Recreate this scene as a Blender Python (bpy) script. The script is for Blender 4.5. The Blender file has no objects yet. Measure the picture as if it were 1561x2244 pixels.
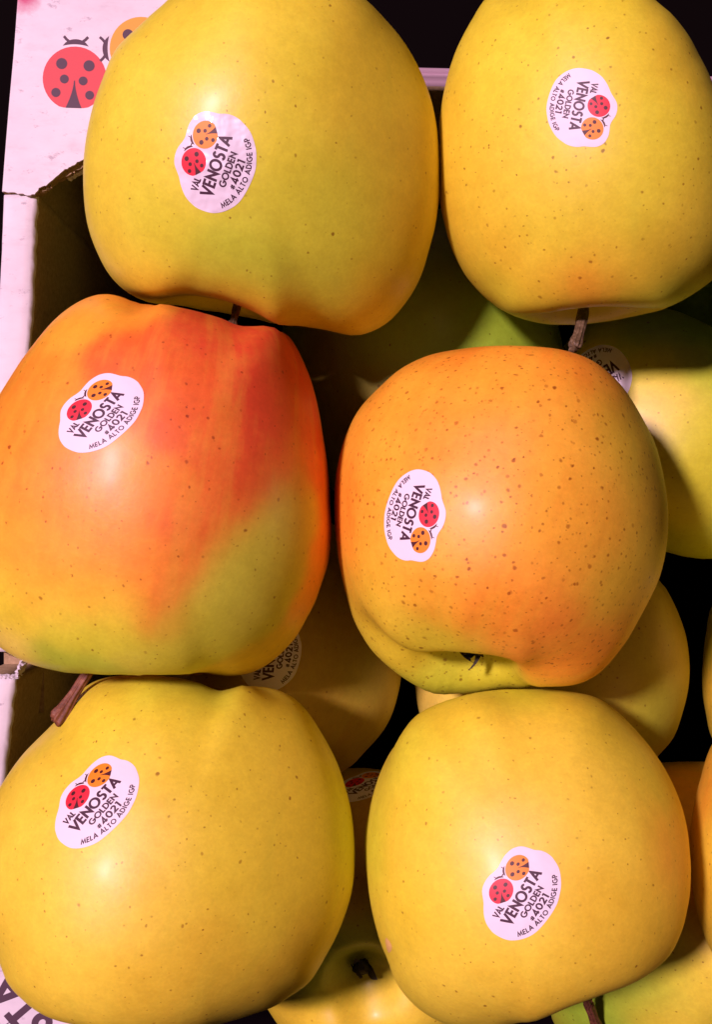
import bpy, math, random
import numpy as np
from mathutils import Vector, Matrix
from mathutils.bvhtree import BVHTree

# ------------------------------------------------------------------ camera, light, exposure
random.seed(4)
rng = np.random.default_rng(7)
sc = bpy.context.scene
COL = sc.collection
D = 0.24                       # camera height above the plane of the upper apples' centres (metres)
K = 1e-4                       # metres per photo pixel in that plane
CX, CY = 780.5, 1122.0

cam = bpy.data.cameras.new('camera')
cam.sensor_fit = 'VERTICAL'
cam.angle = 2 * math.atan(CY * K / D)
cam.clip_start, cam.clip_end = 0.01, 50
camo = bpy.data.objects.new('camera', cam)
camo.location = (0, 0, D)
COL.objects.link(camo)
sc.camera = camo

world = bpy.data.worlds.new('World')
sc.world = world
world.use_nodes = True
bg = world.node_tree.nodes['Background']
bg.inputs[0].default_value = (1.0, 0.62, 0.55, 1)
bg.inputs[1].default_value = 0.022


def lamp(name, direction, dist, size, power, color):
    l = bpy.data.lights.new(name, 'AREA')
    l.shape = 'DISK'
    l.size = size
    l.energy = power
    l.color = color
    o = bpy.data.objects.new(name, l)
    d = Vector(direction).normalized()
    o.location = d * dist
    o.rotation_euler = d.to_track_quat('Z', 'Y').to_euler()
    COL.objects.link(o)
    return o


lamp('shop_spotlight', (-0.44, 0.23, 0.86), 1.7, 0.17, 42, (1.0, 0.66, 0.84))

sc.view_settings.view_transform = 'Standard'
sc.view_settings.look = 'None'
sc.view_settings.exposure = 0
sc.view_settings.gamma = 1


# ------------------------------------------------------------------ helpers
def at(px, py, z=0.0):
    """a place in the crate: photo column/row on the horizontal plane z"""
    s = K * (D - z) / D
    return Vector(((px - CX) * s, (CY - py) * s, z))


def atn(P, z):
    s = K * (D - z) / D
    P = np.asarray(P, float)
    z = np.broadcast_to(z, P.shape[:-1])
    return np.stack([(P[..., 0] - CX) * s, (CY - P[..., 1]) * s, z], -1)


def to_px(V):
    s = K * (D - V[:, 2]) / D
    return np.stack([V[:, 0] / s + CX, CY - V[:, 1] / s], 1)


def tag(o, label=None, cat=None, group=None, kind=None):
    for k, v in (('label', label), ('category', cat), ('group', group), ('kind', kind)):
        if v:
            o[k] = v
    return o


def link(name, me, parent=None, loc=None):
    o = bpy.data.objects.new(name, me)
    COL.objects.link(o)
    if parent is not None:
        o.parent = parent
    if loc is not None:
        o.location = loc
    return o


def mesh(name, verts, faces, mats, smooth=True, mi=None):
    me = bpy.data.meshes.new(name)
    me.from_pydata([tuple(map(float, v)) for v in verts], [], [tuple(int(i) for i in f) for f in faces])
    for m in mats:
        me.materials.append(m)
    if smooth:
        me.polygons.foreach_set('use_smooth', [True] * len(me.polygons))
    if mi is not None:
        me.polygons.foreach_set('material_index', list(mi))
    me.update()
    return me


def nt(name):
    m = bpy.data.materials.new(name)
    m.use_nodes = True
    t = m.node_tree
    return m, t, t.nodes['Principled BSDF'], t.links


def flat(name, col, rough=0.6, spec=0.4, coat=0.0):
    m, t, b, L = nt(name)
    b.inputs['Base Color'].default_value = (*col, 1)
    b.inputs['Roughness'].default_value = rough
    b.inputs['Specular IOR Level'].default_value = spec
    b.inputs['Coat Weight'].default_value = coat
    return m


def ramp(t, fac, stops):
    r = t.nodes.new('ShaderNodeValToRGB')
    t.links.new(fac, r.inputs[0])
    e = r.color_ramp.elements
    while len(e) < len(stops):
        e.new(0.5)
    for el, (p, c) in zip(e, stops):
        el.position = p
        el.color = (*c, 1) if len(c) == 3 else c
    return r.outputs[0]


def noise(t, vec, scale, detail=3, rough=0.5):
    n = t.nodes.new('ShaderNodeTexNoise')
    n.inputs['Scale'].default_value = scale
    n.inputs['Detail'].default_value = detail
    n.inputs['Roughness'].default_value = rough
    t.links.new(vec, n.inputs['Vector'])
    return n


def mixc(t, fac, a, b, mode='MIX'):
    n = t.nodes.new('ShaderNodeMix')
    n.data_type = 'RGBA'
    n.blend_type = mode
    for s, v in ((n.inputs[0], fac), (n.inputs[6], a), (n.inputs[7], b)):
        if hasattr(v, 'is_linked') or hasattr(v, 'links'):
            t.links.new(v, s)
        elif isinstance(v, (tuple, list)):
            s.default_value = (*v, 1) if len(v) == 3 else v
        else:
            s.default_value = v
    return n.outputs[2]


def math_(t, op, a, b=None, c=None, clamp=False):
    n = t.nodes.new('ShaderNodeMath')
    n.operation = op
    n.use_clamp = clamp
    for i, v in enumerate((a, b, c)):
        if v is None:
            continue
        if hasattr(v, 'links'):
            t.links.new(v, n.inputs[i])
        else:
            n.inputs[i].default_value = v
    return n.outputs[0]


# ------------------------------------------------------------------ materials
def skin_material(name, dens=1.0, dot=1.0, seed=0.0, streak=0.6, dsc=1.0):
    """apple skin: tint from the attribute 'tint', mottling, lenticels of uneven size"""
    m, t, b, L = nt(name)
    co = t.nodes.new('ShaderNodeTexCoord')
    mp = t.nodes.new('ShaderNodeMapping')
    mp.inputs['Location'].default_value = (seed * 1.37, seed * 0.71, seed * 0.33)
    L.new(co.outputs['Object'], mp.inputs[0])
    vec = mp.outputs[0]
    at_ = t.nodes.new('ShaderNodeAttribute')
    at_.attribute_name = 'tint'
    base = at_.outputs['Color']
    # blush breaks into streaks that run from stem to calyx
    al = t.nodes.new('ShaderNodeAttribute')
    al.attribute_name = 'grain'
    ns = noise(t, al.outputs['Vector'], 1.0, 4, 0.62)
    nb_ = noise(t, vec, 190, 5, 0.7)
    sp0 = t.nodes.new('ShaderNodeSeparateColor')
    L.new(base, sp0.inputs[0])
    blush = math_(t, 'SUBTRACT', 0.86, math_(t, 'DIVIDE', sp0.outputs[1], sp0.outputs[0]), clamp=True)
    st_ = math_(t, 'ADD', math_(t, 'MULTIPLY', ns.outputs[0], 0.6), math_(t, 'MULTIPLY', nb_.outputs[0], 0.4))
    hi = math_(t, 'MULTIPLY', ramp(t, st_, [(0.46, (0, 0, 0)), (0.62, (1, 1, 1))]), math_(t, 'MULTIPLY', blush, 0.55 * streak))
    lo = math_(t, 'MULTIPLY', ramp(t, st_, [(0.38, (1, 1, 1)), (0.52, (0, 0, 0))]), math_(t, 'MULTIPLY', blush, 0.45 * streak))
    base = mixc(t, hi, base, (0.90, 0.50, 0.05))
    base = mixc(t, lo, base, (0.62, 0.07, 0.02))
    # faint green / amber drift elsewhere
    base = mixc(t, math_(t, 'MULTIPLY', ramp(t, ns.outputs[0], [(0.5, (0, 0, 0)), (0.7, (1, 1, 1))]), 0.10), base, (0.50, 0.62, 0.05))
    # soft mottling
    n1 = noise(t, vec, 75, 4, 0.6)
    base = mixc(t, 1.0, base, ramp(t, n1.outputs[0], [(0.3, (0.95, 0.93, 0.88)), (0.7, (1.03, 1.04, 1.02))]), 'MULTIPLY')
    n2 = noise(t, vec, 420, 3, 0.65)
    base = mixc(t, 1.0, base, ramp(t, n2.outputs[0], [(0.3, (0.94, 0.93, 0.88)), (0.7, (1.04, 1.04, 1.02))]), 'MULTIPLY')
    # fine netting
    n3 = noise(t, vec, 1500, 2, 0.6)
    base = mixc(t, 1.0, base, ramp(t, n3.outputs[0], [(0.3, (0.955, 0.95, 0.93)), (0.7, (1.03, 1.03, 1.02))]), 'MULTIPLY')

    # lenticels, two populations
    def dots(scale, r0, keep, dark, prev, soft=0.35):
        scale, r0 = scale * dsc * 1.1, r0 * dsc * 0.98
        wob = noise(t, vec, 900, 1)
        va = t.nodes.new('ShaderNodeVectorMath')
        va.operation = 'MULTIPLY_ADD'
        L.new(wob.outputs[1], va.inputs[0])
        va.inputs[1].default_value = (0.0006,) * 3
        L.new(vec, va.inputs[2])
        v = t.nodes.new('ShaderNodeTexVoronoi')
        v.voronoi_dimensions = '3D'
        v.inputs['Scale'].default_value = scale
        v.inputs['Randomness'].default_value = 1.0
        L.new(va.outputs[0], v.inputs['Vector'])
        sep = t.nodes.new('ShaderNodeSeparateColor')
        L.new(v.outputs['Color'], sep.inputs[0])
        rad = math_(t, 'MULTIPLY_ADD', sep.outputs[1], r0 * 0.9, r0 * 0.45)
        q = math_(t, 'DIVIDE', v.outputs['Distance'], rad)
        mask = ramp(t, q, [(1.0 - soft, (1, 1, 1)), (1.0, (0, 0, 0))])
        kp = math_(t, 'LESS_THAN', sep.outputs[0], keep)
        f = math_(t, 'MULTIPLY', mask, kp)
        st = math_(t, 'MULTIPLY_ADD', sep.outputs[2], 0.5, 0.5)
        f = math_(t, 'MULTIPLY', f, st)
        return mixc(t, f, prev, mixc(t, 1.0, prev, dark, 'MULTIPLY')), f
    base, f1 = dots(420, 0.125 * dot, min(1, 1.0 * dens), (0.52, 0.38, 0.28), base, 0.5)
    base, f2 = dots(240, 0.105 * dot, min(1, 0.75 * dens), (0.42, 0.26, 0.18), base, 0.5)
    base, f3 = dots(520, 0.13 * dot, min(1, 0.35 * dens), (0.72, 0.62, 0.50), base, 0.8)
    L.new(base, b.inputs['Base Color'])
    rr = ramp(t, n1.outputs[0], [(0.3, (0.44,) * 3), (0.7, (0.56,) * 3)])
    L.new(rr, b.inputs['Roughness'])
    b.inputs['Specular IOR Level'].default_value = 0.5
    b.inputs['Coat Weight'].default_value = 0.10
    b.inputs['Coat Roughness'].default_value = 0.23
    b.inputs['Coat IOR'].default_value = 1.4
    b.inputs['Subsurface Weight'].default_value = 0.12
    b.inputs['Subsurface Radius'].default_value = (1.0, 0.6, 0.15)
    b.inputs['Subsurface Scale'].default_value = 0.003
    hb = math_(t, 'MULTIPLY_ADD', n2.outputs[0], 0.5, math_(t, 'MULTIPLY', n3.outputs[0], 0.22))
    hb = math_(t, 'SUBTRACT', hb, math_(t, 'MULTIPLY', f2, 0.15))
    bp = t.nodes.new('ShaderNodeBump')
    bp.inputs['Strength'].default_value = 0.22
    bp.inputs['Distance'].default_value = 0.00035
    L.new(hb, bp.inputs['Height'])
    L.new(bp.outputs[0], b.inputs['Normal'])
    return m


def paper_white():
    m, t, b, L = nt('white_printed_card')
    co = t.nodes.new('ShaderNodeTexCoord')
    mp = t.nodes.new('ShaderNodeMapping')
    mp.inputs['Scale'].default_value = (110, 260, 110)
    L.new(co.outputs['Object'], mp.inputs[0])
    n = noise(t, mp.outputs[0], 1.0, 5, 0.65)
    base = mixc(t, 1.0, (0.77, 0.73, 0.76), ramp(t, n.outputs[0], [(0.28, (0.86, 0.85, 0.86)), (0.45, (0.97, 0.97, 0.97)), (0.6, (1, 1, 1))]), 'MULTIPLY')
    n2 = noise(t, co.outputs['Object'], 60, 4, 0.6)
    base = mixc(t, 1.0, base, ramp(t, n2.outputs[0], [(0.25, (0.88, 0.86, 0.88)), (0.6, (1, 1, 1))]), 'MULTIPLY')
    # pink bruise on the very corner
    vd = t.nodes.new('ShaderNodeVectorMath')
    vd.operation = 'DISTANCE'
    L.new(co.outputs['Object'], vd.inputs[0])
    vd.inputs[1].default_value = at(52, -8, -0.0208)
    n4 = noise(t, co.outputs['Object'], 500, 4, 0.7)
    dd = math_(t, 'ADD', vd.outputs['Value'], math_(t, 'MULTIPLY', n4.outputs[0], 0.003))
    base = mixc(t, ramp(t, math_(t, 'MULTIPLY', dd, 100), [(0.25, (1, 1, 1)), (0.62, (0, 0, 0))]), base, (0.55, 0.10, 0.20))
    # small dark scuffs
    mp2 = t.nodes.new('ShaderNodeMapping')
    mp2.inputs['Scale'].default_value = (230, 380, 230)
    mp2.inputs['Rotation'].default_value = (0, 0, 0.12)
    L.new(co.outputs['Object'], mp2.inputs[0])
    n5 = noise(t, mp2.outputs[0], 1.0, 4, 0.75)
    base = mixc(t, ramp(t, n5.outputs[0], [(0.61, (0, 0, 0)), (0.71, (.7, .7, .7))]), base, (0.36, 0.31, 0.36))
    L.new(base, b.inputs['Base Color'])
    b.inputs['Roughness'].default_value = 0.62
    b.inputs['Specular IOR Level'].default_value = 0.35
    bp = t.nodes.new('ShaderNodeBump')
    bp.inputs['Strength'].default_value = 0.25
    bp.inputs['Distance'].default_value = 0.0004
    wv = t.nodes.new('ShaderNodeTexWave')
    wv.bands_direction = 'Y'
    wv.inputs['Scale'].default_value = 48
    wv.inputs['Distortion'].default_value = 0.6
    L.new(co.outputs['Object'], wv.inputs['Vector'])
    L.new(math_(t, 'ADD', n.outputs[0], math_(t, 'MULTIPLY', wv.outputs['Fac'], 0.35)), bp.inputs['Height'])
    L.new(bp.outputs[0], b.inputs['Normal'])
    return m


def kraft():
    m, t, b, L = nt('brown_kraft_cardboard')
    co = t.nodes.new('ShaderNodeTexCoord')
    n = noise(t, co.outputs['Object'], 900, 4, 0.7)
    L.new(ramp(t, n.outputs[0], [(0.3, (0.28, 0.19, 0.09)), (0.7, (0.46, 0.33, 0.18))]), b.inputs['Base Color'])
    b.inputs['Roughness'].default_value = 0.85
    bp = t.nodes.new('ShaderNodeBump')
    bp.inputs['Strength'].default_value = 0.5
    bp.inputs['Distance'].default_value = 0.0003
    L.new(n.outputs[0], bp.inputs['Height'])
    L.new(bp.outputs[0], b.inputs['Normal'])
    return m


def bark():
    m, t, b, L = nt('woody_stem')
    co = t.nodes.new('ShaderNodeTexCoord')
    n = noise(t, co.outputs['Object'], 700, 5, 0.7)
    L.new(ramp(t, n.outputs[0], [(0.3, (0.07, 0.022, 0.012)), (0.55, (0.20, 0.065, 0.028)), (0.75, (0.34, 0.16, 0.09))]), b.inputs['Base Color'])
    b.inputs['Roughness'].default_value = 0.6
    bp = t.nodes.new('ShaderNodeBump')
    bp.inputs['Strength'].default_value = 0.6
    bp.inputs['Distance'].default_value = 0.0004
    L.new(n.outputs[0], bp.inputs['Height'])
    L.new(bp.outputs[0], b.inputs['Normal'])
    return m


def green_stem():
    m, t, b, L = nt('olive_stem')
    co = t.nodes.new('ShaderNodeTexCoord')
    n = noise(t, co.outputs['Object'], 800, 5, 0.7)
    L.new(ramp(t, n.outputs[0], [(0.3, (0.05, 0.030, 0.015)), (0.55, (0.14, 0.09, 0.04)), (0.75, (0.34, 0.25, 0.15))]), b.inputs['Base Color'])
    b.inputs['Roughness'].default_value = 0.6
    return m


M_CARD, M_KRAFT, M_BARK, M_OLIVE = paper_white(), kraft(), bark(), green_stem()
M_STK = flat('satin_sticker_paper', (0.80, 0.74, 0.80), 0.5, 0.3, 0.0)
M_STKG = flat('glossy_sticker_paper', (0.80, 0.74, 0.80), 0.42, 0.35, 1.0)
M_INK = flat('dark_plum_ink', (0.055, 0.015, 0.035), 0.5, 0.35, 0.0)
M_RED = flat('red_ink', (0.72, 0.022, 0.045), 0.5, 0.35, 0.0)
M_ORA = flat('orange_ink', (0.86, 0.27, 0.015), 0.5, 0.35, 0.0)
M_SPOT = flat('spot_ink', (0.07, 0.008, 0.012), 0.5, 0.35, 0.0)
M_CINK = flat('card_ink', (0.085, 0.045, 0.07), 0.6, 0.3)
M_CRED = flat('card_red_ink', (0.64, 0.075, 0.085), 0.6, 0.3)
M_CYEL = flat('card_yellow_ink', (0.75, 0.37, 0.05), 0.6, 0.3)


def wrinkle(m, rough, amount=0.3):
    t = m.node_tree
    b = t.nodes['Principled BSDF']
    b.inputs['Coat Roughness'].default_value = rough
    co = t.nodes.new('ShaderNodeTexCoord')
    n = noise(t, co.outputs['Object'], 260, 2, 0.4)
    bp = t.nodes.new('ShaderNodeBump')
    bp.inputs['Strength'].default_value = amount
    bp.inputs['Distance'].default_value = 0.0009
    t.links.new(n.outputs[0], bp.inputs['Height'])
    t.links.new(bp.outputs[0], b.inputs['Normal'])
    t.links.new(bp.outputs[0], b.inputs['Coat Normal'])


wrinkle(M_STKG, 0.07, 0.9)
wrinkle(M_STK, 0.2)
M_SEPAL = flat('withered_sepal', (0.075, 0.065, 0.045), 0.8)
M_PIT = flat('calyx_pit', (0.02, 0.017, 0.012), 0.9)
M_SCUFF = flat('pink_bruised_corner', (0.62, 0.18, 0.30), 0.7)


# ------------------------------------------------------------------ stroke lettering (2-D)
def arc(cx, cy, rx, ry, a0, a1, n=14):
    return [(cx + rx * math.cos(math.radians(a0 + (a1 - a0) * i / n)), cy + ry * math.sin(math.radians(a0 + (a1 - a0) * i / n))) for i in range(n + 1)]


GLYPH = {   # advance width, strokes (True at the end of a stroke = closed)
    'V': (0.80, [[(0.03, 1), (0.40, 0.04), (0.77, 1)]]),
    'E': (0.52, [[(0.52, 0.94), (0.07, 0.94), (0.07, 0.06), (0.52, 0.06)], [(0.13, 0.5), (0.50, 0.5)]]),
    'N': (0.76, [[(0.07, 0), (0.07, 0.88), (0.69, 0.12), (0.69, 1)]]),
    'O': (0.98, [arc(0.49, 0.5, 0.43, 0.44, 0, 352, 28) + [True]]),
    'S': (0.56, [arc(0.30, 0.71, 0.20, 0.23, 30, 180, 8) + arc(0.30, 0.71, 0.20, 0.20, 190, 262, 5)[1:] + arc(0.27, 0.29, 0.22, 0.23, 78, -10, 6) + arc(0.27, 0.29, 0.22, 0.23, -22, -150, 7)]),
    'T': (0.58, [[(0.0, 0.94), (0.58, 0.94)], [(0.29, 0.88), (0.29, 0)]]),
    'A': (0.82, [[(0.04, 0), (0.41, 0.94), (0.78, 0)], [(0.18, 0.30), (0.64, 0.30)]]),
    'L': (0.48, [[(0.07, 1), (0.07, 0.06), (0.48, 0.06)]]),
    'G': (0.96, [arc(0.49, 0.5, 0.42, 0.44, 48, 352, 24) + [(0.905, 0.47), (0.52, 0.47)]]),
    'D': (0.76, [[(0.07, 0.06), (0.07, 0.94), (0.28, 0.94)] + arc(0.28, 0.5, 0.42, 0.44, 80, -80, 12) + [(0.28, 0.06), True]]),
    'M': (0.96, [[(0.05, 0), (0.17, 0.90), (0.48, 0.16), (0.79, 0.90), (0.91, 0)]]),
    'I': (0.16, [[(0.08, 0), (0.08, 1)]]),
    'P': (0.58, [[(0.07, 0), (0.07, 0.94), (0.28, 0.94)] + arc(0.28, 0.70, 0.24, 0.24, 75, -75, 8) + [(0.28, 0.46), (0.14, 0.46)]]),
    '#': (0.66, [[(0.20, 0.08), (0.32, 0.82)], [(0.42, 0.08), (0.54, 0.82)], [(0.06, 0.58), (0.66, 0.58)], [(0.02, 0.32), (0.62, 0.32)]]),
    '4': (0.66, [[(0.66, 0.24), (0.06, 0.24), (0.44, 0.92), (0.44, 0)]]),
    '0': (0.68, [arc(0.34, 0.5, 0.27, 0.44, 0, 350, 22) + [True]]),
    '2': (0.62, [arc(0.30, 0.70, 0.23, 0.24, 165, -20, 10) + [(0.42, 0.46), (0.10, 0.06), (0.62, 0.06)]]),
    '1': (0.36, [[(0.02, 0.94), (0.24, 0.94), (0.24, 0)]]),
}


def stroke_strip(pts, w, maxseg, closed=False):
    """mitred ribbon along a polyline: returns verts, quads"""
    P = [np.array(p, float) for p in pts]
    Q = []
    n = len(P)
    for i in range(n if closed else n - 1):
        a, c = P[i], P[(i + 1) % n]
        k = max(1, int(np.linalg.norm(c - a) / maxseg))
        for j in range(k):
            Q.append((a + (c - a) * j / k, j == 0))
    if not closed:
        Q.append((P[-1], True))
    V = []
    m = len(Q)
    for i in range(m):
        p = Q[i][0]
        d1 = p - Q[i - 1][0] if (i > 0 or closed) else Q[i + 1][0] - p
        d2 = Q[(i + 1) % m][0] - p if (i < m - 1 or closed) else d1
        d1 = d1 / (np.linalg.norm(d1) + 1e-12)
        d2 = d2 / (np.linalg.norm(d2) + 1e-12)
        n1 = np.array([-d1[1], d1[0]])
        n2 = np.array([-d2[1], d2[0]])
        nn = n1 + n2
        nn = nn / (np.linalg.norm(nn) + 1e-9)
        c = max(0.36, float(nn @ n1))
        V += [p + nn * w / 2 / c, p - nn * w / 2 / c]
    F = []
    for i in range(m if closed else m - 1):
        a, b_ = 2 * i, 2 * ((i + 1) % m)
        F.append((a, a + 1, b_ + 1, b_))
    return V, F


class Flat:
    """2-D print collected as verts (x, y, layer), faces, material slots"""
    def __init__(s):
        s.v, s.f, s.m = [], [], []

    def add(s, V, F, layer, mat):
        o = len(s.v)
        s.v += [(p[0], p[1], layer) for p in V]
        s.f += [tuple(i + o for i in f) for f in F]
        s.m += [mat] * len(F)

    def text(s, string, f, height, weight, layer=2.0, space=0.13, width=1.0, maxseg=60, mat=0, total=None):
        """f maps (x along the line, y up) to the plane; centred on x = 0"""
        adv = []
        x = 0
        for ch in string:
            if ch == ' ':
                x += 0.45
                continue
            adv.append((ch, x))
            x += GLYPH[ch][0] + space
        x -= space
        k = height * width if total is None else total / x
        for ci, (ch, x0) in enumerate(adv):
            for si, st in enumerate(GLYPH[ch][1]):
                closed = st[-1] is True
                pts = st[:-1] if closed else st
                pts = [((px + x0 - x / 2) * k, (py - 0.5) * height) for px, py in pts]
                V, F = stroke_strip(pts, weight, maxseg, closed)
                s.add([f(*p) for p in V], F, layer + 0.25 * si, mat)

    def disc(s, cx, cy, r, layer, mat, n=28, rings=3, cut=None, fn=None):
        V, F = [(cx, cy)], []
        for k in range(1, rings + 1):
            for i in range(n):
                a = 2 * math.pi * i / n
                x, y = cx + r * k / rings * math.cos(a), cy + r * k / rings * math.sin(a)
                if cut is not None and k == rings:
                    y = max(y, cut)
                V.append((x, y))
        for i in range(n):
            F.append((0, 1 + i, 1 + (i + 1) % n))
        for k in range(1, rings):
            for i in range(n):
                a, b_ = 1 + (k - 1) * n + i, 1 + (k - 1) * n + (i + 1) % n
                F.append((a, a + n, b_ + n, b_))
        if fn:
            V = [fn(*p) for p in V]
        s.add(V, F, layer, mat)


def ladybird(F, cx, cy, r, ang, base_layer=2.0, body=0, dark=1, feeler=0.055):
    """top view of a ladybird print, head towards the angle ang (degrees)"""
    a = math.radians(ang - 90)
    ca, sa = math.cos(a) * r, math.sin(a) * r

    def fn(x, y):
        return (cx + x * ca - y * sa, cy + x * sa + y * ca)
    F.disc(0, 0, 1.0, base_layer, body, 40, 4, cut=-0.92, fn=fn)
    for x, y, q in ((-0.42, 0.45, .175), (0.44, 0.41, .175), (-0.32, -0.03, .14), (0.27, -0.07, .14), (-0.57, -0.46, .145), (0.49, -0.51, .14)):
        F.disc(x, y, q, base_layer + 1, dark, 16, 1, fn=fn)
    apex, n = (0.0, -0.07), 6      # gap between the wing cases
    V, Q = [], []
    for i in range(n + 1):
        u = i / n
        y = apex[1] + (-0.925 - apex[1]) * u
        w = 0.015 + 0.235 * u ** 1.7
        V += [fn(-w, y), fn(w, y)]
    for i in range(n):
        Q.append((2 * i, 2 * i + 2, 2 * i + 3, 2 * i + 1))
    F.add(V, Q, base_layer + 1, dark)
    V, Q, n = [], [], 10           # head
    for i in range(n + 1):
        x = -0.40 + 0.80 * i / n
        lo = 1.0 + 0.07 - 0.5 * x * x * 0.7
        up = max(lo + 0.01, 0.93 + 0.30 * math.sqrt(max(0, 1 - (x / 0.41) ** 2)))
        V += [fn(x, lo), fn(x, up)]
    for i in range(n):
        Q.append((2 * i, 2 * i + 2, 2 * i + 3, 2 * i + 1))
    F.add(V, Q, base_layer, dark)
    for s_ in (-1, 1):
        V, Q = stroke_strip([(s_ * 0.17, 1.12), (s_ * 0.30, 1.22), (s_ * 0.38, 1.31)], feeler, 1)
        F.add([fn(*p) for p in V], Q, base_layer + 0.5, dark)


# canonical sticker, units as measured (about 61 units to the millimetre)
ST_OUT = [(106, -591), (-130, -585), (-368, -529), (-526, -410), (-622, -270), (-657, -141), (-660, 22), (-632, 128), (-589, 221), (-535, 290), (-473, 348), (-420, 388), (-349, 437), (-239, 542),
          (-180, 575), (-116, 591), (-50, 594), (17, 586), (70, 566), (118, 547), (183, 534), (240, 541), (302, 546), (370, 545), (428, 531), (495, 505), (545, 464), (585, 412), (609, 356), (628, 260), (640, 178),
          (672, 90), (684, 4), (678, -80), (658, -156), (571, -327), (408, -475), (261, -548)]


def resample(P, n):
    P = np.array(P + [P[0]], float)
    # Catmull-Rom
    Q = []
    m = len(P) - 1
    for i in range(m):
        p0, p1, p2, p3 = P[(i - 1) % m], P[i], P[(i + 1) % m], P[(i + 2) % m]
        for k in range(8):
            u = k / 8
            Q.append(0.5 * ((2 * p1) + (-p0 + p2) * u + (2 * p0 - 5 * p1 + 4 * p2 - p3) * u * u + (-p0 + 3 * p1 - 3 * p2 + p3) * u ** 3))
    Q = np.array(Q + [Q[0]])
    L = np.r_[0, np.cumsum(np.linalg.norm(np.diff(Q, axis=0), axis=1))]
    s = np.linspace(0, L[-1], n, endpoint=False)
    return np.stack([np.interp(s, L, Q[:, 0]), np.interp(s, L, Q[:, 1])], 1)


def sticker_prints():
    paper = Flat()
    out = resample(ST_OUT, 96)
    c = np.array([0.0, 0.0])
    rings = 12
    V = [tuple(c)]
    for k in range(1, rings + 1):
        V += [tuple(c + (p - c) * k / rings) for p in out]
    n = len(out)
    F = [(0, 1 + (i + 1) % n, 1 + i) for i in range(n)]
    for k in range(1, rings):
        for i in range(n):
            a, b_ = 1 + (k - 1) * n + i, 1 + (k - 1) * n + (i + 1) % n
            F.append((a, b_, b_ + n, a + n))
    paper.add(V, F, 1.0, 0)
    o = len(paper.v)                       # rim going down to the skin
    paper.v += [(p[0] * 1.004, p[1] * 1.004, -0.3) for p in out]
    a = len(paper.v)
    paper.v += [(p[0], p[1], 1.0) for p in out]
    for i in range(n):
        j = (i + 1) % n
        paper.f.append((a + i, a + j, o + j, o + i))
        paper.m.append(0)
    red, ora, txt = Flat(), Flat(), Flat()
    ladybird(red, -87, 288, 188, 45)
    ladybird(ora, 312, 262, 188, 130)
    txt.text('VAL', lambda x, y: (x - 357, y + 150), 104, 22, total=178)
    txt.text('VENOSTA', lambda x, y: (x - 20, y - 36), 182, 37, total=860, maxseg=50)
    txt.text('GOLDEN', lambda x, y: (x - 8, y - 222), 100, 23, total=490)
    txt.text('#', lambda x, y: (x - 202, y - 368), 92, 15, total=62)
    txt.text('4021', lambda x, y: (x + 18, y - 364), 112, 26, total=330)
    R, ccx, ccy = 704, -15, 201

    def bend(x, y):
        th = x / R
        r = R - y
        return (ccx + r * math.sin(th), ccy - r * math.cos(th))
    txt.text('MELA ALTO ADIGE IGP', bend, 76, 16, total=1075, space=0.17)
    return paper, red, ora, txt


STICKER = sticker_prints()
KEY = dict(red=(-87, 288), ora=(312, 262), O=(-3, -36), hash=(-194, -359), one=(160, -364), M=(-497, -306), P=(459, -326), VAL=(-359, 148), G=(-214, -215), V=(-400, -36))


# ------------------------------------------------------------------ apples
PROF = [(0, .60), (.06, .61), (.13, .66), (.21, .76), (.30, .85), (.41, .905), (.53, .91), (.66, .86), (.80, .73), (.92, .52), (.985, .26), (1.0, .02), (.985, -.22), (.93, -.45),
        (.85, -.64), (.74, -.77), (.62, -.85), (.50, -.893), (.39, -.90), (.30, -.872), (.22, -.80), (.14, -.715), (.07, -.68), (0, -.675)]


def profile(n):
    P = np.array(PROF)
    P = np.vstack([P[1] * [-1, 1], P, P[-2] * [-1, 1]])
    Q = []
    for i in range(1, len(P) - 2):
        p0, p1, p2, p3 = P[i - 1:i + 3]
        for k in range(10):
            u = k / 10
            Q.append(0.5 * ((2 * p1) + (-p0 + p2) * u + (2 * p0 - 5 * p1 + 4 * p2 - p3) * u * u + (-p0 + 3 * p1 - 3 * p2 + p3) * u ** 3))
    Q = np.array(Q + [P[-2]])
    L = np.r_[0, np.cumsum(np.linalg.norm(np.diff(Q, axis=0), axis=1))]
    s = np.linspace(0, L[-1], n)
    r = np.stack([np.interp(s, L, Q[:, 0]), np.interp(s, L, Q[:, 1])], 1)
    r[0, 0] = r[-1, 0] = 0
    return r


def smoothstep(x):
    x = np.clip(x, 0, 1)
    return x * x * (3 - 2 * x)


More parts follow.
